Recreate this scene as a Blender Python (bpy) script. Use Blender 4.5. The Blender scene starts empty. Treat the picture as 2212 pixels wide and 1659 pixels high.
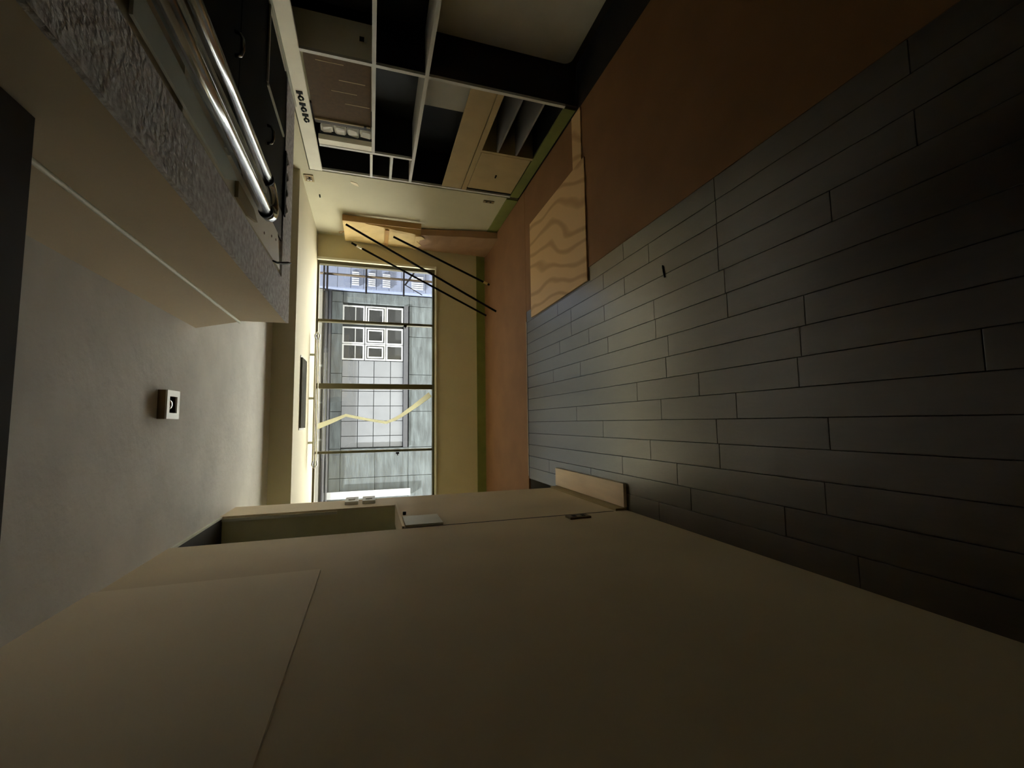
import bpy, bmesh, math, random
from mathutils import Vector, Matrix
random.seed(7)
sc = bpy.context.scene
C = sc.collection
PI = math.pi

# ------------------------------------------------------------------ camera
# portrait phone shot stored on its side: the picture's left is the room's up
F_PX = 961.3863
CAM = Vector((0, 0, 1.5))
R = ((-0.013534, -0.301548, -0.953352), (-0.996244, 0.085595, -0.012931), (0.085504, 0.949601, -0.301574))
def ortho(r):
    f = Vector(r[2]).normalized(); x = Vector(r[0]); x = (x - f * x.dot(f)).normalized()
    d = f.cross(x); return x, d, f
rx, dn, fw = ortho(R)
cd = bpy.data.cameras.new('camera'); cam = bpy.data.objects.new('camera', cd); C.objects.link(cam)
M = Matrix(((rx.x, -dn.x, -fw.x, CAM.x), (rx.y, -dn.y, -fw.y, CAM.y), (rx.z, -dn.z, -fw.z, CAM.z), (0, 0, 0, 1)))
cam.matrix_world = M
cd.sensor_fit = 'HORIZONTAL'; cd.sensor_width = 36; cd.lens = F_PX / 2212 * 36
cd.clip_start = 0.02; cd.clip_end = 200
sc.camera = cam

# ------------------------------------------------------------------ light
w = bpy.data.worlds.new('sky'); sc.world = w; w.use_nodes = True
bg = w.node_tree.nodes['Background']
bg.inputs[0].default_value = (0.95, 0.97, 1.0, 1); bg.inputs[1].default_value = 1.1
sl = bpy.data.lights.new('sun', 'SUN'); sl.energy = 76.0; sl.angle = 0.02; sl.color = (1, 0.985, 0.955)
so = bpy.data.objects.new('sun', sl); C.objects.link(so)
so.rotation_euler = Vector((0.50, 0.16, -0.85)).to_track_quat('-Z', 'Y').to_euler()
sc.view_settings.view_transform = 'Standard'; sc.view_settings.look = 'None'
sc.view_settings.gamma = 1; sc.view_settings.use_curve_mapping = False
sc.view_settings.exposure = 0.0
sc.cycles.max_bounces = 10; sc.cycles.diffuse_bounces = 6; sc.cycles.glossy_bounces = 4
sc.cycles.transparent_max_bounces = 12
sc.cycles.use_denoising = True
sc.cycles.sample_clamp_indirect = 60

# ------------------------------------------------------------------ materials
def lin(c):
    return tuple(((v / 255) / 12.92 if v / 255 <= 0.04045 else ((v / 255 + 0.055) / 1.055) ** 2.4) for v in c)
def mat(name, col, rough=0.6, metal=0.0, var=0.12, scale=6.0, bump=0.0, bscale=60.0, spec=0.4, rnd=0.0, stretch=(1, 1, 1)):
    m = bpy.data.materials.new(name); m.use_nodes = True
    n = m.node_tree.nodes; l = m.node_tree.links
    b = n['Principled BSDF']
    b.inputs['Roughness'].default_value = rough; b.inputs['Metallic'].default_value = metal
    b.inputs['Specular IOR Level'].default_value = spec
    c = lin(col)
    tc = n.new('ShaderNodeTexCoord'); mp = n.new('ShaderNodeMapping'); mp.inputs['Scale'].default_value = stretch
    l.new(tc.outputs['Object'], mp.inputs['Vector'])
    nz = n.new('ShaderNodeTexNoise'); nz.inputs['Scale'].default_value = scale; nz.inputs['Detail'].default_value = 5
    l.new(mp.outputs['Vector'], nz.inputs['Vector'])
    rp = n.new('ShaderNodeValToRGB')
    rp.color_ramp.elements[0].position = 0.3; rp.color_ramp.elements[1].position = 0.7
    rp.color_ramp.elements[0].color = tuple(v * (1 - var) for v in c) + (1,)
    rp.color_ramp.elements[1].color = tuple(min(1, v * (1 + var)) for v in c) + (1,)
    l.new(nz.outputs['Fac'], rp.inputs['Fac'])
    out = rp.outputs['Color']
    if rnd:
        oi = n.new('ShaderNodeObjectInfo'); hs = n.new('ShaderNodeHueSaturation')
        mr = n.new('ShaderNodeMapRange'); mr.inputs[3].default_value = 1 - rnd; mr.inputs[4].default_value = 1 + rnd
        l.new(oi.outputs['Random'], mr.inputs[0]); l.new(mr.outputs[0], hs.inputs['Value'])
        l.new(out, hs.inputs['Color']); out = hs.outputs['Color']
    l.new(out, b.inputs['Base Color'])
    if bump:
        bz = n.new('ShaderNodeTexNoise'); bz.inputs['Scale'].default_value = bscale; bz.inputs['Detail'].default_value = 6
        l.new(mp.outputs['Vector'], bz.inputs['Vector'])
        bp = n.new('ShaderNodeBump'); bp.inputs['Strength'].default_value = bump; bp.inputs['Distance'].default_value = 0.01
        l.new(bz.outputs['Fac'], bp.inputs['Height']); l.new(bp.outputs['Normal'], b.inputs['Normal'])
    return m
def glass_mat(name, tint=(0.93, 0.96, 0.95), refl=0.06):
    m = bpy.data.materials.new(name); m.use_nodes = True
    n = m.node_tree.nodes; l = m.node_tree.links; n.clear()
    o = n.new('ShaderNodeOutputMaterial'); t = n.new('ShaderNodeBsdfTransparent'); g = n.new('ShaderNodeBsdfGlossy')
    t.inputs[0].default_value = tint + (1,); g.inputs['Roughness'].default_value = 0.02
    mx = n.new('ShaderNodeMixShader'); mx.inputs[0].default_value = refl
    l.new(t.outputs[0], mx.inputs[1]); l.new(g.outputs[0], mx.inputs[2]); l.new(mx.outputs[0], o.inputs[0])
    return m
def trans_mat(name, col):
    m = bpy.data.materials.new(name); m.use_nodes = True
    n = m.node_tree.nodes; l = m.node_tree.links; n.clear()
    o = n.new('ShaderNodeOutputMaterial'); t = n.new('ShaderNodeBsdfTranslucent'); g = n.new('ShaderNodeBsdfDiffuse')
    nz = n.new('ShaderNodeTexNoise'); nz.inputs['Scale'].default_value = 30
    rp = n.new('ShaderNodeValToRGB'); c = lin(col)
    rp.color_ramp.elements[0].color = tuple(v * .85 for v in c) + (1,); rp.color_ramp.elements[1].color = c + (1,)
    l.new(nz.outputs['Fac'], rp.inputs['Fac'])
    l.new(rp.outputs['Color'], t.inputs[0]); l.new(rp.outputs['Color'], g.inputs[0])
    mx = n.new('ShaderNodeMixShader'); mx.inputs[0].default_value = 0.3
    l.new(t.outputs[0], mx.inputs[1]); l.new(g.outputs[0], mx.inputs[2]); l.new(mx.outputs[0], o.inputs[0])
    return m
def wood_mat(name, c1, c2, rough=0.5, scale=1.1):
    m = bpy.data.materials.new(name); m.use_nodes = True
    n = m.node_tree.nodes; l = m.node_tree.links; b = n['Principled BSDF']; b.inputs['Roughness'].default_value = rough
    tc = n.new('ShaderNodeTexCoord'); mp = n.new('ShaderNodeMapping'); mp.inputs['Scale'].default_value = (1.0, 0.5, 1)
    mp.inputs['Rotation'].default_value = (0, 0, 0.35)
    l.new(tc.outputs['Object'], mp.inputs['Vector'])
    wv = n.new('ShaderNodeTexWave'); wv.inputs['Scale'].default_value = scale; wv.inputs['Distortion'].default_value = 14
    wv.inputs['Detail'].default_value = 2; wv.inputs['Detail Scale'].default_value = 0.7
    l.new(mp.outputs['Vector'], wv.inputs['Vector'])
    rp = n.new('ShaderNodeValToRGB'); rp.color_ramp.elements[0].color = lin(c1) + (1,); rp.color_ramp.elements[1].color = lin(c2) + (1,); rp.color_ramp.elements[1].position = 0.35
    l.new(wv.outputs['Fac'], rp.inputs['Fac']); l.new(rp.outputs['Color'], b.inputs['Base Color'])
    return m

MT = dict(
    wall=mat('cream_paint', (188, 181, 152), 0.7, var=0.05, scale=2, bump=0.08, bscale=40),
    wall_dull=mat('tan_paint', (224, 206, 172), 0.75, var=0.06, scale=2, bump=0.06, bscale=40),
    wall_light=mat('pale_tan_matt', (236, 221, 192), 0.8, var=0.04, scale=2),
    bulk=mat('bulkhead_paint', (232, 216, 188), 0.75, var=0.06, scale=2, bump=0.06, bscale=40),
    bay=mat('bay_paint', (176, 166, 138), 0.75, var=0.04, scale=2),
    wall_win=mat('greenish_tan_paint', (204, 193, 154), 0.75, var=0.05, scale=2),
    ceil=mat('skimmed_plaster', (214, 209, 201), 0.85, var=0.10, scale=3.5, bump=0.35, bscale=22),
    stucco=mat('rough_plaster', (240, 232, 234), 0.85, var=0.3, scale=45, bump=1.0, bscale=60),
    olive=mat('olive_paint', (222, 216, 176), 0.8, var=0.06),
    dark=mat('dark_header_brown', (52, 38, 26), 0.8, var=0.1),  # even dark brown for the header and entry ceiling
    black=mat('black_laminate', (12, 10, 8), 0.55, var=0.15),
    gloss_black=mat('black_lacquer', (7, 6, 6), 0.55, var=0.15, spec=0.06),
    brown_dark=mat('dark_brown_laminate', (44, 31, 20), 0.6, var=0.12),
    cream=mat('cream_laminate', (236, 230, 210), 0.55, var=0.05),
    tan=mat('tan_laminate', (172, 152, 110), 0.6, var=0.06),
    edge=mat('pale_edge_strip', (206, 204, 196), 0.5, var=0.04),
    grey=mat('grey_panel', (200, 194, 180), 0.6, var=0.05),
    shelf=mat('blue_grey_shelf', (128, 124, 122), 0.5, var=0.05),
    green=mat('green_skirting', (118, 122, 62), 0.6, var=0.10),
    frame=mat('bronze_window_metal', (86, 80, 56), 0.45, metal=0.2, var=0.08),
    sill=mat('white_sill', (226, 224, 206), 0.5, var=0.04),
    plank=mat('worn_floorboard', (52, 36, 25), 0.29, var=0.16, scale=9, bump=0.06, bscale=30, rnd=0.10, stretch=(4, 0.7, 1), spec=0.95),
    sub=mat('dark_subfloor', (34, 26, 20), 0.9),
    paper=mat('brown_floor_sheet', (128, 90, 56), 0.7, var=0.10, scale=3, bump=0.05, bscale=8),
    kraft=mat('kraft_paper', (206, 178, 120), 0.7, var=0.08, scale=6, bump=0.3, bscale=9),
    kraft2=mat('brown_wrapping_paper', (158, 124, 92), 0.75, var=0.08, scale=5, bump=0.3, bscale=7),
    tapebrown=mat('parcel_tape', (170, 130, 74), 0.35, var=0.05),
    ply=wood_mat('plywood', (176, 138, 92), (208, 170, 122), scale=2.2),
    plank_pale=mat('pale_board', (246, 222, 194), 0.5, var=0.08, scale=5, stretch=(3, 0.6, 1)),
    rod=mat('black_rod', (9, 8, 7), 0.6, var=0.1, spec=0.15),
    white=mat('white_plastic', (232, 230, 222), 0.4, var=0.02),
    chrome=mat('chrome', (188, 190, 192), 0.17, metal=1.0, var=0.02),
    steel=mat('grey_green_metal', (238, 243, 234), 0.6, metal=0.0, var=0.05),
    vent=mat('grey_grille', (98, 94, 78), 0.5, var=0.06),
    shade=mat('brown_shade_fabric', (80, 62, 38), 0.85, var=0.14, scale=40),
    glass=glass_mat('window_glass'),
    pane2=mat('dark_window_pane', (40, 40, 40), 0.15, var=0.12, scale=1.2),
    stone=mat('grey_green_stone', (46, 50, 52), 0.85, var=0.5, scale=3.5, bump=0.5, bscale=12, rnd=0.05, stretch=(0.5, 1, 2.5)),
    joint=mat('stone_joint', (30, 33, 34), 0.9),
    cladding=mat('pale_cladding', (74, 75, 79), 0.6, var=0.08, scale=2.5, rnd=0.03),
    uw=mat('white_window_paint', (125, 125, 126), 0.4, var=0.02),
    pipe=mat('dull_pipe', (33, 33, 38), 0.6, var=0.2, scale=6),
    beige=mat('beige_stone', (68, 65, 60), 0.8, var=0.08),
    blue=mat('bluish_cladding', (58, 63, 80), 0.7, var=0.10, scale=3),
    scaf=mat('timber_pole', (40, 34, 28), 0.9, var=0.1, spec=0.0),
    scafm=mat('scaffold_metal', (10, 9, 10), 0.9, var=0.15, spec=0.0),
    bounce_deck=mat('pale_bounce_roof', (214, 210, 202), 0.8, var=0.06, scale=1.5),
    tapey=trans_mat('yellowed_tape', (205, 202, 182)),
    frost=trans_mat('frosted_glass', (236, 238, 232)),
    outlet=mat('brown_outlet', (128, 106, 72), 0.5),
    hole=mat('black_hole', (6, 5, 4), 0.8),
    lens=glass_mat('detector_dome_glass', (0.75, 0.75, 0.72), 0.25),
)

# ------------------------------------------------------------------ builders
class MB:
    def __init__(s): s.bm = bmesh.new()
    def box(s, x0, x1, y0, y1, z0, z1, bev=0.0):
        r = bmesh.ops.create_cube(s.bm, size=1)
        vs = r['verts']
        bmesh.ops.scale(s.bm, vec=(abs(x1 - x0), abs(y1 - y0), abs(z1 - z0)), verts=vs)
        bmesh.ops.translate(s.bm, vec=((x0 + x1) / 2, (y0 + y1) / 2, (z0 + z1) / 2), verts=vs)
        if bev:
            es = list({e for v in vs for e in v.link_edges})
            bmesh.ops.bevel(s.bm, geom=es, offset=bev, segments=2, affect='EDGES', profile=0.5)
        return s
    def prism(s, pts, axis, a, b):
        # pts: 2D outline; axis 0: (y,z) along x, 1: (x,z) along y, 2: (x,y) along z
        def v3(p, t):
            return {0: (t, p[0], p[1]), 1: (p[0], t, p[1]), 2: (p[0], p[1], t)}[axis]
        va = [s.bm.verts.new(v3(p, a)) for p in pts]; vb = [s.bm.verts.new(v3(p, b)) for p in pts]
        n = len(pts)
        s.bm.faces.new(va); s.bm.faces.new(vb[::-1])
        for i in range(n): s.bm.faces.new((va[i], vb[i], vb[(i + 1) % n], va[(i + 1) % n]))
        return s
    def tube(s, path, r, seg=12, cap=True):
        pts = [Vector(p) for p in path]; rings = []
        up = None
        for i, p in enumerate(pts):
            t = (pts[min(i + 1, len(pts) - 1)] - pts[max(i - 1, 0)]).normalized()
            if up is None:
                up = Vector((0, 0, 1)) if abs(t.z) < 0.9 else Vector((1, 0, 0))
            a = (up - t * up.dot(t)).normalized(); b = t.cross(a); up = a
            rr = r[i] if isinstance(r, (list, tuple)) else r
            rings.append([s.bm.verts.new(p + (a * math.cos(2 * PI * k / seg) + b * math.sin(2 * PI * k / seg)) * rr) for k in range(seg)])
        for q in range(len(rings) - 1):
            for k in range(seg):
                f = s.bm.faces.new((rings[q][k], rings[q][(k + 1) % seg], rings[q + 1][(k + 1) % seg], rings[q + 1][k])); f.smooth = True
        if cap:
            s.bm.faces.new(rings[0][::-1]); s.bm.faces.new(rings[-1])
        return s
    def frame(s, axis, c, d, u0, u1, v0, v1, t):
        # rectangular frame in a plane: axis = normal axis, c..d thickness range, bars t wide
        for (a, b, e, f) in ((u0, u1, v0, v0 + t), (u0, u1, v1 - t, v1), (u0, u0 + t, v0 + t, v1 - t), (u1 - t, u1, v0 + t, v1 - t)):
            if axis == 0: s.box(c, d, a, b, e, f)
            elif axis == 1: s.box(a, b, c, d, e, f)
            else: s.box(a, b, e, f, c, d)
        return s
    def build(s, name, m, parent=None):
        bmesh.ops.recalc_face_normals(s.bm, faces=s.bm.faces)
        me = bpy.data.meshes.new(name)
        if parent is not None:
            # parts are stored in their thing's own space
            off = Vector((0, 0, 0)); p = parent
            while p is not None: off += p.location; p = p.parent
            bmesh.ops.translate(s.bm, vec=-off, verts=s.bm.verts)
        else:
            vs = [v.co for v in s.bm.verts]
            lo = Vector((min(v.x for v in vs), min(v.y for v in vs), min(v.z for v in vs)))
            hi = Vector((max(v.x for v in vs), max(v.y for v in vs), max(v.z for v in vs)))
            org = Vector(((lo.x + hi.x) / 2, (lo.y + hi.y) / 2, lo.z))
            bmesh.ops.translate(s.bm, vec=-org, verts=s.bm.verts)
        s.bm.to_mesh(me); s.bm.free()
        me.materials.append(MT[m])
        o = bpy.data.objects.new(name, me); C.objects.link(o)
        if parent is not None: o.parent = parent
        else: o.location = org
        return o
def tag(o, label, cat=None, group=None, kind=None):
    o['label'] = label
    if cat: o['category'] = cat
    if group: o['group'] = group
    if kind: o['kind'] = kind
    return o
def thing(name, loc, label, cat, group=None, kind=None):
    o = bpy.data.objects.new(name, None); C.objects.link(o); o.location = loc; o.empty_display_size = 0.1
    return tag(o, label, cat, group, kind)
def box(name, m, x0, x1, y0, y1, z0, z1, parent=None, bev=0.0):
    return MB().box(x0, x1, y0, y1, z0, z1, bev).build(name, m, parent)
def struct(o, label, cat): return tag(o, label, cat, None, 'structure')

XL, XR, YW, ZC = -0.545, 2.42, 5.94, 2.36     # left wall, right wall, window wall, ceiling
YB = -2.2                                       # wall behind the camera
XR2 = 2.78                                      # back of the built-in unit

# ------------------------------------------------------------------ room shell
MT['plank'].node_tree.nodes['Principled BSDF'].inputs['Coat Weight'].default_value = 0.6
MT['plank'].node_tree.nodes['Principled BSDF'].inputs['Coat Roughness'].default_value = 0.25
fl = struct(box('floor', 'sub', -2.0, 2.95, YB - .1, YW + .2, -0.25, -0.014), 'worn grey-brown floorboards running toward the window', 'floor')
unit_plank = {}
def plank_mesh(L):
    if L not in unit_plank:
        o = MB().box(-0.0545, 0.0545, 0, L, -0.0135, 0, 0.0012).build('plank', 'plank')
        # undo the recentring so the mesh starts at its near end
        me = o.data; me.transform(Matrix.Translation(o.location)); C.objects.unlink(o); bpy.data.objects.remove(o)
        unit_plank[L] = me
    return unit_plank[L]
xs = []
x = -0.5
while x < 1.10: xs.append(x); x += 0.1115
joints = {4: 2.70, 3: 2.17, 2: 2.47, 6: 2.28, 9: 2.60, 10: 3.39, 8: 3.54, 5: 3.1, 7: 2.0}
for i, x in enumerate(xs):
    y = 4.20
    first = joints.get(i)
    seq = []
    if first is not None: seq.append(round(4.20 - first, 2) - 0.002)
    while y > -0.6:
        L = seq.pop(0) if seq else random.choice((0.52, 0.78, 1.04))
        L = min(L, y + 0.9)
        o = bpy.data.objects.new('plank', plank_mesh(round(L, 3))); C.objects.link(o)
        o.parent = fl; o.location = Vector((x, y - L, 0.0)) - fl.location
        y -= L + 0.0024
wl = MB().box(XL - .12, XL, YB, 2.435, 0, ZC).box(XL - .12, XL, 2.435, 3.15, 0, 1.325).box(XL - .012, XL, 3.15, 3.48, 0, ZC)
struct(wl.build('wall_left', 'wall_dull'), 'long tan wall on the left with a pass-through opening', 'wall')
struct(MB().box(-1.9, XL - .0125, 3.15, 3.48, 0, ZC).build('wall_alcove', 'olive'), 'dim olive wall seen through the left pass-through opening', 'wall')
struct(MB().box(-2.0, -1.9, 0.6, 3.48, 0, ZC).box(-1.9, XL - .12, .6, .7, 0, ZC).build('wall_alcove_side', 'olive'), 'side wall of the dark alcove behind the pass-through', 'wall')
struct(MB().box(-2.0, -1.35, 3.48, YW, 0, 2.17).build('wall_bay', 'wall'), 'cream side wall of the window bay beyond the left post', 'wall')
struct(MB().box(XR, 2.95, 4.425, YW, 0, ZC).build('wall_right', 'wall'), 'cream wall between the built-in unit and the window', 'wall')
struct(MB().box(XR, 2.95, YB, 0.9, 0, ZC).box(XR2 + .03, 2.95, .9, 2.98, 0, ZC).box(XR2 + .03, 2.95, 2.98, 4.425, 0, 1.5).box(XR2 + .03, 2.95, 3.99, 4.425, 1.5, ZC)
       .box(XR2 + .03, 2.95, 2.98, 3.99, 1.98, ZC).box(XR, XR2 + .03, .9, 4.425, 2.09, ZC).build('wall_right_back', 'wall'), 'cream wall around and above the built-in unit', 'wall')
struct(box('wall_back', 'brown_dark', -2.0, 2.95, YB - .1, YB, 0, ZC), 'dark wall behind the viewer', 'wall')
# ceiling
struct(box('ceiling', 'ceil', -2.0, 2.95, .90, 4.44, ZC, ZC + .14), 'unevenly skimmed grey plaster ceiling', 'ceiling')
struct(box('ceiling_window_bay', 'bay', -2.0, 2.95, 4.44, YW + .2, 2.17, ZC + .14), 'lowered cream ceiling strip in front of the window', 'ceiling')
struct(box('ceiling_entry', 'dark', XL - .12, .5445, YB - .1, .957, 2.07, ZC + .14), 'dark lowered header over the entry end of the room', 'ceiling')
struct(MB().box(-1.9, XL - .122, .7, 2.436, 2.348, ZC - .001).box(-1.9, XL - .012, 2.436, 3.149, 2.348, ZC - .001).build('ceiling_alcove', 'brown_dark'), 'ceiling of the alcove behind the pass-through, coloured dark for its shade', 'ceiling')  # slab under the ceiling, alcove shade put into its dark brown
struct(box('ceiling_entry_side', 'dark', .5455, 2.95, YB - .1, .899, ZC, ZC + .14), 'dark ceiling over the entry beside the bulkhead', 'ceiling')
# window wall
WZ0, WZ1, WX0, WX1 = 0.69, 2.17, -1.32, 2.12
ww = MB().box(-2.0, 2.95, YW, YW + .2, 0, WZ0).box(WX1, 2.95, YW, YW + .2, WZ0, WZ1).box(-2.0, WX0, YW, YW + .2, WZ0, WZ1)
struct(ww.build('wall_window', 'wall_win'), 'tan wall below and beside the wide window', 'wall')
struct(MB().box(WX1 - .03, WX1, YW - .012, YW, WZ0, WZ1).box(WX0, WX1, YW - .02, YW, WZ0 - .02, WZ0).build('trim_1', 'sill'), 'thin pale trim along the window reveal', 'trim')
struct(box('baseboard_window', 'green', -1.35, 2.4, YW - .016, YW, 0, .118), 'olive green baseboard under the window', 'baseboard')
struct(box('baseboard_right', 'green', XR - .014, XR, 4.43, YW - .02, 0, .125), 'green baseboard below the cream wall right of the built-in unit', 'baseboard')
struct(box('trim_2', 'tan', XL, XL + .014, 2.44, 3.47, 0, .075), 'narrow brown skirting at the foot of the half wall', 'trim')
struct(MB().box(XL, XL + .010, -0.6, .956, 1.67, 2.069).box(XL, XL + .010, .956, 1.849, 1.67, ZC).build('trim_3', 'wall_light'), 'slightly raised paler panel high on the left wall', 'panel')  # thin raised panel in a paler tone than the wall

# ------------------------------------------------------------------ the window
win = thing('window_1', (0.4, YW + .06, WZ0), 'wide bronze-framed window of four panes facing a grey building', 'window', kind='structure')
f = MB()
f.box(WX0, WX1 - .03, YW + .03, YW + .10, WZ0, WZ0 + .03).box(WX0, WX1 - .03, YW + .03, YW + .10, WZ1 - .025, WZ1)
f.box(WX1 - .075, WX1 - .03, YW + .03, YW + .10, WZ0 + .03, WZ1 - .025).box(WX0, WX0 + .04, YW + .03, YW + .10, WZ0 + .03, WZ1 - .025)
f.build('frame', 'frame', win)
mull = [(-.343, .030), (.482, .066), (1.313, .032)]
for (mx, mw) in mull:
    box('mullion', 'frame', mx - mw / 2, mx + mw / 2, YW + .025, YW + .10, WZ0 + .03, WZ1 - .025, win, 0.003)
edges = [WX0 + .04] + [v for (mx, mw) in mull for v in (mx - mw / 2, mx + mw / 2)] + [WX1 - .075]
for k in range(4):
    box('pane', 'glass', edges[2 * k], edges[2 * k + 1], YW + .062, YW + .066, WZ0 + .03, WZ1 - .025, win)
for (lx, lz) in ((1.285, 1.08), (-.375, 1.165)):
    MB().box(lx - .012, lx + .012, YW + .01, YW + .03, lz - .02, lz + .02, .003).box(lx - .03, lx - .012, YW + .008, YW + .016, lz - .006, lz + .006).build('latch', 'rod', win)
# peeling tape across the third pane
pts = [(-.024, 2.135), (.05, 1.95), (.115, 1.80), (.06, 1.55), (.018, 1.31), (.06, 1.20), (.109, 1.115), (.25, .92), (.385, .745)]
bm = MB(); prev = None
for i, (px, pz) in enumerate(pts):
    a = Vector(pts[max(i - 1, 0)]); b = Vector(pts[min(i + 1, len(pts) - 1)]); t = (b - a).normalized(); nrm = Vector((-t.y, t.x))
    wd = (0.034, 0.026, 0.018, 0.016, 0.018, 0.020, 0.022, 0.03, 0.036)[i]
    lift = 0.002 + 0.006 * (i % 2)
    cur = [bm.bm.verts.new((px + nrm.x * wd * q, YW + .060 - d, pz + nrm.y * wd * q)) for (q, d) in ((1, lift), (-1, lift), (-1, lift + .002), (1, lift + .002))]
    if prev:
        for k in range(4): bm.bm.faces.new((prev[k], prev[(k + 1) % 4], cur[(k + 1) % 4], cur[k]))
    else: bm.bm.faces.new(cur)
    prev = cur
bm.bm.faces.new(prev[::-1])
tag(bm.build('tape_strip', 'tapey'), 'crinkled yellowed tape running zigzag across a window pane', 'tape')

# ------------------------------------------------------------------ ceiling bulkhead with its fittings
bk = thing('ceiling_bulkhead', (1.17, 1.2, 1.93), 'plastered ceiling bulkhead running toward the window on the right', 'bulkhead', kind='structure')
MB().prism([(.502, ZC), (.545, 2.166), (.549, 2.160), (.551, 1.944), (1.80, 1.944), (1.80, ZC)], 1, -1.0, 2.625).build('body', 'bulk', bk)
MB().tube([(.543, -1.0, 2.164), (.543, 2.628, 2.164)], .006, 8).build('corner_bead', 'sill', bk)
MB().box(.551, .735, -1.0, 2.40, 1.932, 1.944).box(.551, 1.80, 2.40, 2.628, 1.932, 1.944).build('plaster_border', 'stucco', bk)
MB().prism([(.742, 1.18), (.742, 1.60), (.758, 2.36), (.915, 2.29), (.915, 1.18)], 2, 1.934, 1.9438).build('cover_board', 'cream', bk)
for (sx, sy) in ((.80, 2.02), (.845, 2.16), (.80, 1.75), (.865, 2.25)):
    MB().tube([(sx, sy, 1.9345), (sx, sy, 1.932)], .006, 8).build('screw', 'outlet', bk)
box('cover_board_dark', 'brown_dark', .918, 1.06, .0, 2.398, 1.937, 1.9438, bk)
# black flap panels with bow handles
for (y0, y1, hy) in ((.30, 1.60, 1.545), (1.604, 2.398, 2.02)):
    p = box('flap_panel', 'gloss_black', 1.062, 1.79, y0, y1, 1.9345, 1.9438, bk, .002)
    MB().tube([(1.195, hy + .004, 1.936), (1.20, hy + .004, 1.918), (1.215, hy, 1.911), (1.25, hy - .004, 1.911), (1.265, hy - .008, 1.918), (1.27, hy - .008, 1.936)], .006, 8).build('handle', 'chrome', p)
MB().box(1.425, 1.437, 1.98, 2.335, 1.927, 1.934).box(1.437, 1.775, 1.97, 1.98, 1.927, 1.934).box(1.775, 1.787, 1.97, 2.335, 1.927, 1.934).build('flap_trim', 'cream', bk)
box('edge_angle', 'sill', 1.794, 1.803, 1.95, 2.626, 1.922, 1.9319, bk)

tb = thing('tube_rail', (.86, 1.2, 1.885), 'pair of polished chrome tubes joined by a U-bend under the bulkhead', 'rail')
MB().tube([(.815, .35, 1.885), (.800, 1.80, 1.885)], .021, 20).build('tube', 'chrome', tb)
MB().tube([(.935, .35, 1.885), (.925, 1.80, 1.885)], .021, 20).build('tube', 'chrome', tb)
ub = [(.8625 - .0625 * math.cos(PI * k / 14), 1.812 + .105 * math.sin(PI * k / 14), 1.885) for k in range(15)]
MB().tube(ub, .0225, 20).build('end_bend', 'chrome', tb)
for yy in (.9, 1.5):
    MB().box(.84, .935, yy - .02, yy + .02, 1.900, 1.9365).build('bracket', 'steel', tb)
for (xx, yy) in ((.800, 1.806), (.925, 1.806)):
    MB().tube([(xx, yy - .006, 1.885), (xx, yy + .006, 1.885)], .0245, 20).build('rubber_seal', 'rod', tb)
box('spacer_strip', 'sill', .862, .878, .35, 1.79, 1.880, 1.890, tb)

tag(MB().prism([(.757, .93), (.815, .93), (.828, .96), (.813, 1.57), (.80, 1.60), (.752, 1.50)], 2, 1.927, 1.9335).build('cover_plate', 'steel'), 'flat grey-green metal plate fixed beside the chrome tubes', 'plate')
tag(MB().prism([(.745, 1.60), (.80, 1.60), (.80, 1.80), (.775, 1.86), (.745, 1.74)], 2, 1.9225, 1.9335).build('torn_liner', 'tan'), 'torn tan liner scrap at the end of the metal plate', 'scrap')
gv = thing('slot_grille', (1.21, 2.4, 1.925), 'short black slot grille with white clips under the bulkhead end', 'grille')
box('slot', 'hole', 1.05, 1.385, 2.385, 2.415, 1.925, 1.9318, gv)
for k in range(4):
    xx = 1.07 + k * .085
    MB().tube([(xx, 2.417, 1.93), (xx + .012, 2.43, 1.922), (xx + .03, 2.437, 1.924), (xx + .05, 2.43, 1.93)], .005, 8).build('clip', 'white', gv)
tag(MB().tube([(.742, 2.19, 1.930), (.755, 2.25, 1.925), (.775, 2.31, 1.912), (.80, 2.38, 1.90), (.822, 2.44, 1.898)], [.004, .005, .007, .008, .003], 8).build('hook', 'rod'), 'black hook dangling from the bulkhead corner', 'hook')

dt = thing('ceiling_detector', (.097, 2.305, 2.33), 'white box detector with a glass dome on the grey ceiling', 'detector')
f = MB(); f.frame(2, 2.325, 2.332, .034, .158, 2.243, 2.372, .026); f.build('rim', 'white', dt)
MB().box(.034, .158, 2.243, 2.250, 2.332, ZC).box(.034, .158, 2.365, 2.372, 2.332, ZC).box(.034, .041, 2.25, 2.365, 2.332, ZC).box(.151, .158, 2.25, 2.365, 2.332, ZC).build('housing', 'outlet', dt)
box('back_plate', 'hole', .041, .151, 2.25, 2.365, 2.350, 2.3595, dt)
bm = MB(); bmesh.ops.create_uvsphere(bm.bm, u_segments=20, v_segments=12, radius=.026)
for v in bm.bm.verts: v.co = Vector((.097 + v.co.x, 2.308 + v.co.y * .9, 2.349 + v.co.z * .75))
for fc in bm.bm.faces: fc.smooth = True
bm.build('dome', 'chrome', dt)

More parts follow.
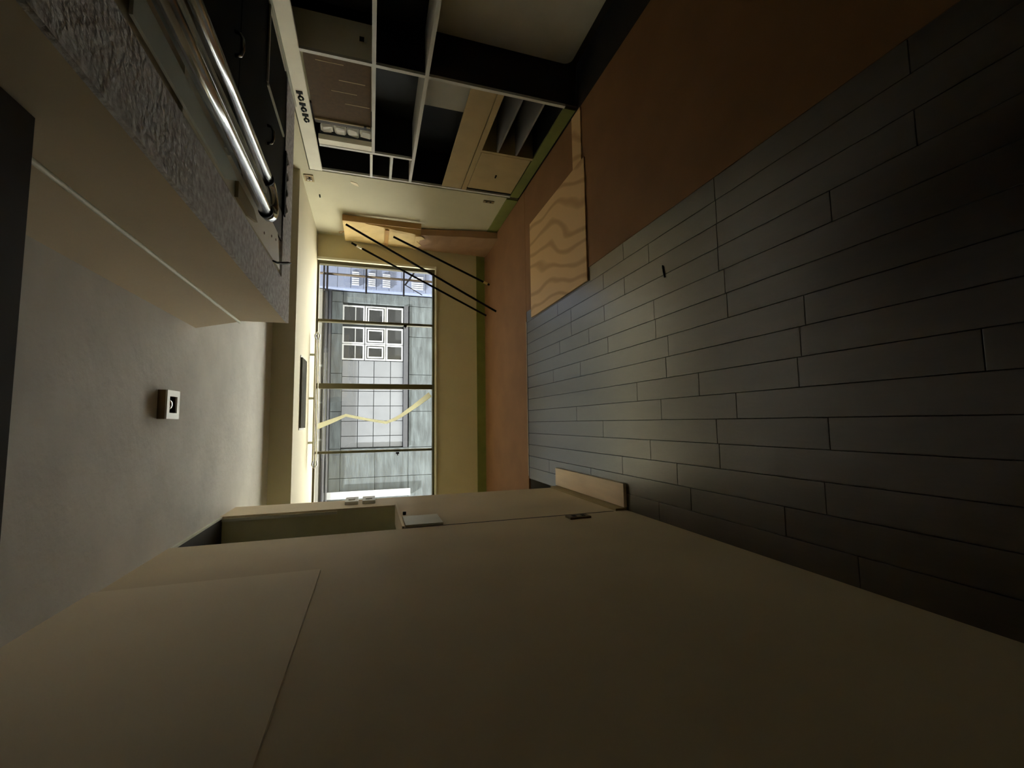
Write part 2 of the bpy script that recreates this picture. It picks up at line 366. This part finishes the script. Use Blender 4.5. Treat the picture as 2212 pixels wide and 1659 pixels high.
# fittings under the lowered strip
gr = thing('air_grille', (.32, 4.96, 2.16), 'long grey air grille set in the lowered ceiling strip', 'grille')
box('plate', 'vent', -.05, .69, 4.78, 5.15, 2.165, 2.1698, gr)
for k in range(7): box('slat', 'vent', -.03, .67, 4.80 + k * .05, 4.806 + k * .05, 2.150, 2.165, gr)
ct = thing('curtain_track', (.3, 5.5, 2.06), 'pale curtain track with rounded metal ends above the window', 'curtain track')
MB().box(-.40, .98, 5.49, 5.515, 2.105, 2.125, .004).box(-.40, .98, 5.49, 5.515, 2.075, 2.088, .004).build('track', 'sill', ct)
for xx, sg in ((.98, 1), (-.40, -1)):
    MB().tube([(xx, 5.50, 2.115), (xx + sg * .05, 5.50, 2.125), (xx + sg * .085, 5.50, 2.10), (xx + sg * .05, 5.50, 2.075), (xx, 5.50, 2.082)], .010, 10).build('end_loop', 'chrome', ct)
for xx in (-.2, .3, .8): box('bracket', 'steel', xx - .012, xx + .012, 5.49, 5.515, 2.125, 2.1699, ct)

# ------------------------------------------------------------------ built-in unit in the right wall
un = thing('built_in_unit', (2.6, 3.3, 0), 'built-in shelving unit with pale edges and black openings in the right wall', 'shelving unit')
P0, P1, P2 = 2.963, 3.995, 4.405
T = .026
Y0U = .93
def up(name, m, *a, **k): return box(name, m, *a, un, **k)
up('post', 'edge', XR, XR + .02, P0 - T / 2, P0 + T / 2, .10, 2.08)
up('post', 'edge', XR, XR + .02, P1 - T / 2, P1 + T / 2, 1.17, 1.955)
up('post', 'edge', XR, XR + .02, P2 - .022, P2, .10, 1.97)
up('divider_panel', 'cream', XR + .02, 2.70, P0 - .012, P0 + .012, 1.525, 2.08)
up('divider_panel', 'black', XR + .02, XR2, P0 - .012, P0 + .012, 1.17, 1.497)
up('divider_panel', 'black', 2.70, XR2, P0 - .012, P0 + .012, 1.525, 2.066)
up('divider_panel', 'brown_dark', XR + .02, XR2, P0 - .012, P0 + .012, .0, 1.142)
up('divider_panel', 'black', XR + .02, XR2, P1 - .012, P1 + .012, 1.17, 1.955)
up('end_panel', 'black', XR + .02, XR2, P2 - .022, P2, .0, 2.08)
up('shelf', 'edge', XR, XR2, Y0U, P1 - T / 2 - .001, 1.497, 1.497 + T)
up('shelf', 'edge', XR, XR2, Y0U, P2 - .022, 1.142, 1.142 + T)
up('shelf', 'edge', XR, XR2, P1 + T / 2, P2 - .022, 1.335, 1.358)
up('shelf', 'white', XR - .004, XR2, P1 + T / 2, P2 - .004, 1.515, 1.538)
up('fascia', 'cream', XR - .006, XR + .02, Y0U, P2, 1.972, 2.08)
up('top_panel', 'cream', XR + .02, XR2, Y0U, P2 - .022, 2.066, 2.08)
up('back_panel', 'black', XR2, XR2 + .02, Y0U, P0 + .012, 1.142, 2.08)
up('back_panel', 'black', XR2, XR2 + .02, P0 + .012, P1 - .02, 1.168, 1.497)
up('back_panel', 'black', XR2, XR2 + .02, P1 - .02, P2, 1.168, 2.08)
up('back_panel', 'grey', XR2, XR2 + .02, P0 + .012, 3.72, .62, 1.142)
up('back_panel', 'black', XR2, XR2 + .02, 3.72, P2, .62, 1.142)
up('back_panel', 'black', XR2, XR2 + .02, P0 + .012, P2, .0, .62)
up('drawer_front', 'tan', XR + .003, XR + .02, P0 + T / 2 + .004, P2 - .026, .640, .835, bev=.002)
up('drawer_bottom', 'tan', XR + .02, XR2, P0 + .012, P2 - .022, .622, .640)
up('rail', 'tan', XR, XR + .02, P0 + T / 2, P2 - .022, .585, .632)
up('post', 'tan', XR, XR2 - .01, 3.672, 3.70, .10, .585)
for z in (.44, .265): up('shelf', 'shelf', XR + .004, XR2, P0 + .013, 3.672, z - .008, z + .008)
dr = up('cupboard_door', 'tan', XR - .002, XR + .018, 3.702, 4.325, .112, .580, bev=.002)
box('handle', 'rod', XR - .014, XR - .002, 4.02, 4.06, .352, .362, dr)
up('plinth', 'green', XR + .006, XR + .024, P0 + .02, P2 - .002, .0, .098)
up('bottom_panel', 'black', XR + .02, XR2, P0 + .013, P2 - .022, .085, .10)
f = [(Y0U + .02, .06)]
for k in range(7):
    a = -PI / 2 + k * PI / 12; f.append((P0 - .10 + .06 * math.cos(a) + .015, .12 + .06 * math.sin(a)))
f += [(P0 - .028, 1.135), (Y0U + .02, 1.135)]
MB().prism(f, 0, XR2 - .022, XR2 - .001).build('lower_back_panel', 'grey', un)
up('lower_back', 'brown_dark', XR2, XR2 + .02, Y0U, P0 + .012, 0, 1.142)
up('side_panel', 'brown_dark', XR, XR2, Y0U - .02, Y0U, 0, 2.08)
hg = up('hinge', 'hole', 2.565, 2.59, P0 - .024, P0 - .012, 1.575, 1.605)
MB().box(2.56, 2.58, P0 - .026, P0 - .012, 1.56, 1.575).build('pin', 'white', hg)
for k in range(6):
    y = 3.36 + k * .062
    z = 2.026 - .002 * k
    if k % 2: MB().tube([(XR - .008, y + .022 * math.cos(q * PI / 4), z + .016 * math.sin(q * PI / 4)) for q in range(8)], .007, 6).build('clip', 'rod', un)
    else: MB().box(XR - .012, XR - .006, y - .012, y + .012, z - .022, z + .022).box(XR - .012, XR - .006, y + .012, y + .03, z - .006, z + .006).build('clip', 'rod', un)
# small outside window behind the upper compartment and its drawn shade
w2 = thing('window_2', (XR2 + .06, 3.48, 1.53), 'small back window behind the brown shade in the right wall', 'window', kind='structure')
f = MB(); f.frame(0, XR2 + .03, XR2 + .07, 2.985, 3.985, 1.501, 1.979, .035); f.build('frame', 'cream', w2)
for k in range(1, 6): box('glazing_bar', 'cream', XR2 + .04, XR2 + .058, 3.02 + k * .155, 3.032 + k * .155, 1.536, 1.944, w2)
for k in range(1, 4): box('glazing_bar', 'cream', XR2 + .0585, XR2 + .068, 3.02, 3.95, 1.53 + k * .1, 1.542 + k * .1, w2)
box('pane', 'frost', XR2 + .0702, XR2 + .074, 3.0, 3.97, 1.51, 1.97, w2)
sh = thing('window_shade', (XR + .045, 3.35, 1.53), 'brown fabric shade drawn across the small upper opening', 'shade')
f = [(2.99, 1.528), (3.735, 1.528), (3.735, 1.965), (3.08, 1.965), (3.03, 1.962), (3.0, 1.95), (2.99, 1.93)]
MB().prism(f, 0, XR + .044, XR + .05).build('fabric', 'shade', sh)
box('hem_bar', 'tan', XR + .030, XR + .044, 3.682, 3.694, 1.535, 1.96, sh)
box('pull', 'hole', XR + .022, XR + .03, 3.67, 3.71, 1.565, 1.585, sh)
box('edge_strip', 'brown_dark', XR + .034, XR + .044, 3.70, 3.735, 1.53, 1.962, sh)
for (ya, yb, z) in ((3.07, 3.075, 1.80), (3.22, 3.226, 1.66), (3.34, 3.345, 1.72), (3.46, 3.465, 1.63)):  # pale strips stand for light leaking through the fabric
    box('light_leak_line', 'tan', XR + .0425, XR + .044, ya, yb, z - .09, z + .09, sh)
up('sill_strip', 'cream', XR + .004, XR + .05, 3.905, P1 - T / 2 - .001, 1.5235, 1.955)
for k, lab in enumerate(('lowest of the crumpled white packets beside the brown shade', 'second lowest crumpled white packet beside the brown shade', 'second highest crumpled white packet beside the brown shade', 'topmost of the crumpled white packets beside the brown shade')):
    bm = MB(); bm.box(XR + .055, XR + .12, 3.80, 3.892, 1.5235 + k * .104, 1.6235 + k * .104, .02)
    zl = min(v.co.z for v in bm.bm.verts)
    for v in bm.bm.verts:
        if v.co.z > zl + .001: v.co += Vector((random.uniform(-.010, .010), random.uniform(-.012, .004), random.uniform(-.010, .002)))
    tag(bm.build('white_packet', 'white'), lab, 'packet', 'white packets beside the shade')

# ------------------------------------------------------------------ fixtures on the cream wall
jb = thing('junction_box', (XR - .006, 4.57, 2.06), 'open junction box high on the cream wall beside the unit', 'junction box')
f = MB(); f.frame(0, XR - .010, XR - .0002, 4.515, 4.635, 2.066, 2.150, .012); f.build('rim', 'tan', jb)
box('cavity', 'outlet', XR - .004, XR - .0003, 4.527, 4.623, 2.078, 2.138, jb)
MB().box(XR - .012, XR - .004, 4.60, 4.616, 2.084, 2.100).box(XR - .012, XR - .004, 4.60, 4.616, 2.11, 2.13).build('terminal', 'white', jb)
box('knockout', 'hole', XR - .008, XR - .004, 4.56, 4.585, 2.095, 2.112, jb)
op = thing('wall_outlet', (XR - .004, 4.555, .25), 'tan outlet plate low on the cream wall near the green baseboard', 'outlet')
box('plate', 'outlet', XR - .008, XR - .0002, 4.528, 4.575, .235, .355, op, .002)
for z in (.265, .31): box('socket', 'hole', XR - .0095, XR - .008, 4.54, 4.562, z, z + .02, op)
tag(MB().prism([(4.53, 1.725), (4.555, 1.66), (4.62, 1.645), (4.60, 1.675), (4.585, 1.70), (4.565, 1.72)], 0, XR - .004, XR - .0002).build('wallpaper_scrap', 'wall_light'), 'curled crescent of torn paper on the cream wall', 'scrap')
tag(MB().tube([(XR, 4.90, 2.045), (XR - .03, 4.90, 2.04)], .007, 8).build('wall_peg', 'rod'), 'small dark peg in the cream wall near the ceiling', 'peg')

# ------------------------------------------------------------------ left wall fittings
cp = tag(box('wall_patch', 'sill', XL + .0002, XL + .012, 2.460, 2.70, 1.118, 1.318, None, .002), 'pale rectangular board patch on the half wall below the opening', 'board')
lo = thing('wall_outlet', (XL + .004, 2.35, .31), 'brown outlet plate low on the left wall beside the seam', 'outlet')
box('plate', 'outlet', XL + .0002, XL + .012, 2.315, 2.385, .305, .435, lo, .002)
for z in (.33, .385): box('socket', 'hole', XL + .012, XL + .0135, 2.335, 2.365, z, z + .022, lo)
tag(MB().tube([(XL - .008, 2.80, 1.30), (XL + .018, 2.80, 1.30)], .010, 10).build('dark_peg', 'rod'), 'small dark knob just below the pass-through sill', 'knob')
for (z, lab) in ((1.575, 'upper white switch plate on the post beside the window'), (1.462, 'lower white switch plate on the post beside the window')):
    s_ = thing('switch_plate', (XL, 3.37, z), lab, 'switch', 'switch plates on the post')
    box('plate', 'white', XL, XL + .022, 3.275, 3.472, z, z + .086, s_, .003)
    box('rocker', 'white', XL + .022, XL + .028, 3.34, 3.40, z + .02, z + .066, s_, .002)
struct(box('trim_6', 'hole', XL - .0002, XL + .0008, 2.4355, 2.446, .09, 1.325), 'dark vertical seam where the half wall meets the long wall', 'seam')
struct(box('trim_7', 'sill', XL - .0118, XL - .001, 2.437, 3.149, 2.346, ZC - .001), 'thin white edge along the top of the pass-through opening', 'trim')
cs = struct(MB().box(XL - .030, XL - .0125, 3.136, 3.1495, 1.70, 2.347).build('trim_4', 'sill'), 'narrow white casing inside the pass-through opening', 'trim')
struct(box('trim_5', 'wall_light', XL - .125, XL + .012, 2.436, 3.149, 1.325, 1.337), 'chipped pale sill of the pass-through opening', 'sill')

# ------------------------------------------------------------------ things on the floor
struct(box('trim_8', 'edge', -.53, 1.015, 4.1995, 4.2085, .0021, .0045), 'thin pale strip along the edge of the floorboards', 'trim')
tag(box('floor_sheet', 'paper', 1.116, 2.40, -1.0, 4.20, -.0138, .002), 'brown protective sheet covering the floor beside the built-in unit', 'floor covering', 'brown floor sheets')
tag(box('floor_sheet', 'paper', -1.33, 2.40, 4.205, YW - .018, -.0138, .002), 'brown protective sheet covering the floor below the window', 'floor covering', 'brown floor sheets')
tag(box('plywood_sheet', 'ply', 1.02, 1.965, 2.843, 4.03, .0022, .014, None, .001), 'square plywood sheet with swirling grain lying on the floor', 'plywood')
tag(box('plywood_strip', 'ply', 1.968, 2.39, 2.885, 3.035, .0022, .012, None, .001), 'narrow plywood strip against the foot of the built-in unit', 'plywood')
tag(box('threshold_board', 'plank_pale', -.527, -.385, 2.435, 3.49, .0002, .022, None, .002), 'short pale pinkish board lying along the half wall', 'board')
tag(MB().tube([(.835, 1.99, .003), (.80, 1.985, .004), (.765, 1.975, .003)], .004, 6).build('floor_splinter', 'rod'), 'thin dark splinter lying across the floorboards', 'splinter')

# paper-wrapped package leaning in the corner
pk = thing('wrapped_package', (2.36, 5.6, 0), 'tall flat package in kraft paper leaning against the cream wall in the corner', 'package')
def wrap(name, m, z0, z1, y0a, y0b, x_in, amp, seed):
    rnd = random.Random(seed); bm = MB(); ny, nz = 7, 12; grid = []
    for side in range(2):
        g = []
        for j in range(nz + 1):
            row = []
            z = z0 + (z1 - z0) * j / nz
            ya = y0a + (y0b - y0a) * j / nz
            for i in range(ny + 1):
                t = i / ny; y = ya + (5.905 - ya) * t
                lean = .035 * (1 - z / 1.85)
                if side == 0: xx = x_in - lean - .015 * math.sin(PI * t) + rnd.uniform(-amp, amp)
                else: xx = 2.408 - (.012 if z < .14 else 0)
                row.append(bm.bm.verts.new((xx, y + (rnd.uniform(-amp, amp) if 0 < i < ny else 0), z)))
            g.append(row)
        grid.append(g)
    a, b = grid
    for j in range(nz):
        for i in range(ny):
            bm.bm.faces.new((a[j][i], a[j][i + 1], a[j + 1][i + 1], a[j + 1][i])); bm.bm.faces.new((b[j][i], b[j + 1][i], b[j + 1][i + 1], b[j][i + 1]))
        bm.bm.faces.new((a[j][0], a[j + 1][0], b[j + 1][0], b[j][0])); bm.bm.faces.new((a[j][ny], b[j][ny], b[j + 1][ny], a[j + 1][ny]))
    for i in range(ny):
        bm.bm.faces.new((a[0][i], b[0][i], b[0][i + 1], a[0][i + 1])); bm.bm.faces.new((a[nz][i], a[nz][i + 1], b[nz][i + 1], b[nz][i]))
    return bm.build(name, m, pk)
wrap('upper_wrapping', 'kraft', .93, 1.84, 5.45, 5.27, 2.352, .004, 1)
wrap('lower_wrapping', 'kraft2', .002, .935, 5.25, 5.43, 2.350, .004, 2)
MB().box(2.318, 2.326, 5.385, 5.90, 1.315, 1.365).build('tape_band', 'tapebrown', pk)
MB().box(2.330, 2.40, 5.262, 5.274, .95, 1.84).build('tape_edge', 'tapebrown', pk)
for (y, s) in ((5.60, 1), (5.66, -1)):
    MB().tube([(2.35, 5.62, 1.84), (2.34, y, 1.87), (2.335, y + s * .02, 1.90)], .004, 6).build('string_end', 'tapebrown', pk)
MB().prism([(5.43, .93), (5.50, .88), (5.60, .97), (5.72, .90), (5.82, .96), (5.88, .93), (5.88, .99), (5.45, 1.0)], 0, 2.312, 2.318).build('torn_edge', 'kraft', pk)

def rod(p0, p1, r, lab, tip):
    t = thing('black_rod', p0, lab, 'rod', 'black rods leaning in the corner')
    a, b = Vector(p0), Vector(p1)
    MB().tube([a, a.lerp(b, .5), b], r, 12).build('shaft', 'rod', t)
    d = (b - a).normalized()
    if tip == 'top': MB().tube([b - d * .14, b - d * .07], r * 1.15, 12).build('end_sleeve', 'white', t)
    if tip == 'foot': MB().tube([a + d * .03, a + d * .09], r * 1.15, 12).build('end_sleeve', 'kraft', t)
    return t
rod((1.39, 5.298, .014), (2.285, 5.262, 1.80), .013, 'longest black rod, reaching the top of the wrapped package', None)
rod((1.455, 5.80, .014), (2.285, 5.80, 1.76), .013, 'black rod nearest the window with a white sleeve at its top', 'top')
rod((1.83, 5.62, .014), (2.285, 5.465, 1.265), .013, 'shortest black rod, leaning halfway up the wrapped package', 'foot')

# ------------------------------------------------------------------ outside
struct(box('bounce_terrace', 'bounce_deck', -14, 16, YW + .25, 14.0, -.6, -.32), 'unseen pale roof added below the window to bounce sunlight indoors', 'roof')  # added slab out of view, reflects sun up onto the ceiling
YF = 13.0
fc = thing('opposite_building', (1.2, YF + .3, -.32), 'grey stone building with white windows across the courtyard', 'building')
def fb(name, m, x0, x1, z0, z1, d0=0.0, d1=.3, parent=None, bev=0.0):
    return box(name, m, x0, x1, YF + d0, YF + d1, z0, z1, parent or fc, bev)
fb('wall', 'joint', -7, 3.70, -.32, 2.56, .10, .5)
rows = [(-.32, .47), (.48, 1.37), (1.38, 2.27), (2.28, 2.56)]
for (z0, z1) in rows:
    xs_ = [-6.9, -5.6, -4.4, -3.2, -2.3, -1.45, -.66]
    if z1 < .5 or z0 > 2.2: xs_ += [.35, 1.4, 2.5, 3.40, 3.70]
    for a, b in zip(xs_, xs_[1:]): fb('stone_block', 'stone', a + .006, b - .006, z0, z1, 0, .099, bev=.006)
for (z0, z1) in rows[1:3]: fb('stone_block', 'stone', 3.40, 3.70, z0, z1, 0, .099, bev=.006)
fb('lower_sill', 'pipe', -.66, 3.40, .50, .62, -.02, .099)
cx = [-.64, -.325, .085, .505, .915, 1.317, 1.775]; cz = [.63, .98, 1.43, 1.845, 2.275]
for a, b in zip(cx, cx[1:]):
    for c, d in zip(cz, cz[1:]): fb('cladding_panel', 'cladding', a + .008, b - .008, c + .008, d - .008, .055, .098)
for (x0, x1) in ((1.79, 2.235), (2.25, 2.72), (2.80, 3.33)):
    for ri, (z0, z1) in enumerate(((.645, 1.11), (1.125, 1.68), (1.70, 2.28))):
        wf = MB(); wf.frame(1, YF + .03, YF + .09, x0, x1, z0, z1, .038); wo = wf.build('window', 'uw', fc)
        box('pane', 'pane2', x0 + .038, x1 - .038, YF + .07, YF + .08, z0 + .038, z1 - .038, wo)
        if ri == 1:
            cf = MB(); cf.frame(1, YF + .015, YF + .05, x0 + .065, x1 - .065, z0 + .065, z1 - .065, .034); cf.build('casement', 'uw', wo)
        if ri == 2:
            box('glazing_bar', 'uw', x0 + .038, x1 - .038, YF + .055, YF + .069, 1.93, 1.955, wo)
fb('cornice', 'beige', -7, 3.70, 2.80, 3.25, -.12, .5)
struct(box('wall_sky_block_facade', 'stone', -7, 3.70, YF, YF + .5, 3.2501, 9.5), 'unseen upper storeys of the stone building opposite, raised to block sky light', 'wall')  # heightened above the view to keep sky light off the floor
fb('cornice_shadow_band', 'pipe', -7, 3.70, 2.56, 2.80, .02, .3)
for (z, r) in ((2.62, .035), (2.71, .05)):
    MB().tube([(-7, YF - .05, z), (3.69, YF - .05, z)], r, 10).build('pipe', 'pipe', fc)
fb('white_board', 'uw', -1.99, -1.80, .42, 2.70, -.06, -.01)
wg = thing('scaffolded_wing', (5.5, YF, -.32), 'bluish clad wing with louvres and scaffolding at the right', 'building')
fb('wall', 'blue', 3.725, 9.0, -.32, 3.45, -.25, .3, wg)
struct(box('wall_sky_block_wing', 'blue', 3.725, 9.0, YF - .25, YF + .3, 3.4501, 9.5), 'unseen upper storeys of the bluish wing opposite, raised to block sky light', 'wall')  # carries the wing up out of view, blocking sky light too
for k in range(11): fb('cladding_board', 'blue', 3.74, 9.0, -.30 + k * .34, .03 + k * .34, -.275, -.2501, wg)
for (x0, z0, z1) in ((3.80, 1.02, 1.24), (4.45, 1.05, 1.25), (3.80, 1.42, 1.62), (4.45, 1.42, 1.62), (3.80, 1.85, 2.05), (4.5, 2.3, 2.6), (4.45, .15, .5), (3.8, .1, .45)):
    lv = fb('louvre', 'blue', x0, x0 + .42, z0, z1, -.295, -.276, wg)
    for k in range(7): box('slat', 'uw', x0 + .02 + k * .057, x0 + .045 + k * .057, YF - .31, YF - .2951, z0 + .01, z1 - .01, lv)
sf = thing('scaffold', (4.3, YF - .8, -.32), 'timber and metal scaffold in front of the bluish wing', 'scaffold')
for (x, m, r) in ((3.92, 'scaf', .032), (5.4, 'scaf', .032)):
    MB().tube([(x, YF - .8, -.319), (x, YF - .8, 3.3)], r, 10).build('pole', m, sf)
for z in (.69, 1.66, 2.62, 2.70):
    MB().tube([(3.45, YF - .83, z), (6.2, YF - .83, z)], .024, 8).build('ledger', 'scafm', sf)
MB().tube([(3.75, YF - .86, .66), (4.6, YF - .86, .10)], .022, 8).build('brace', 'scafm', sf)
MB().tube([(3.75, YF - .89, .66), (3.5, YF - .89, .2)], .012, 8).build('brace', 'scafm', sf)
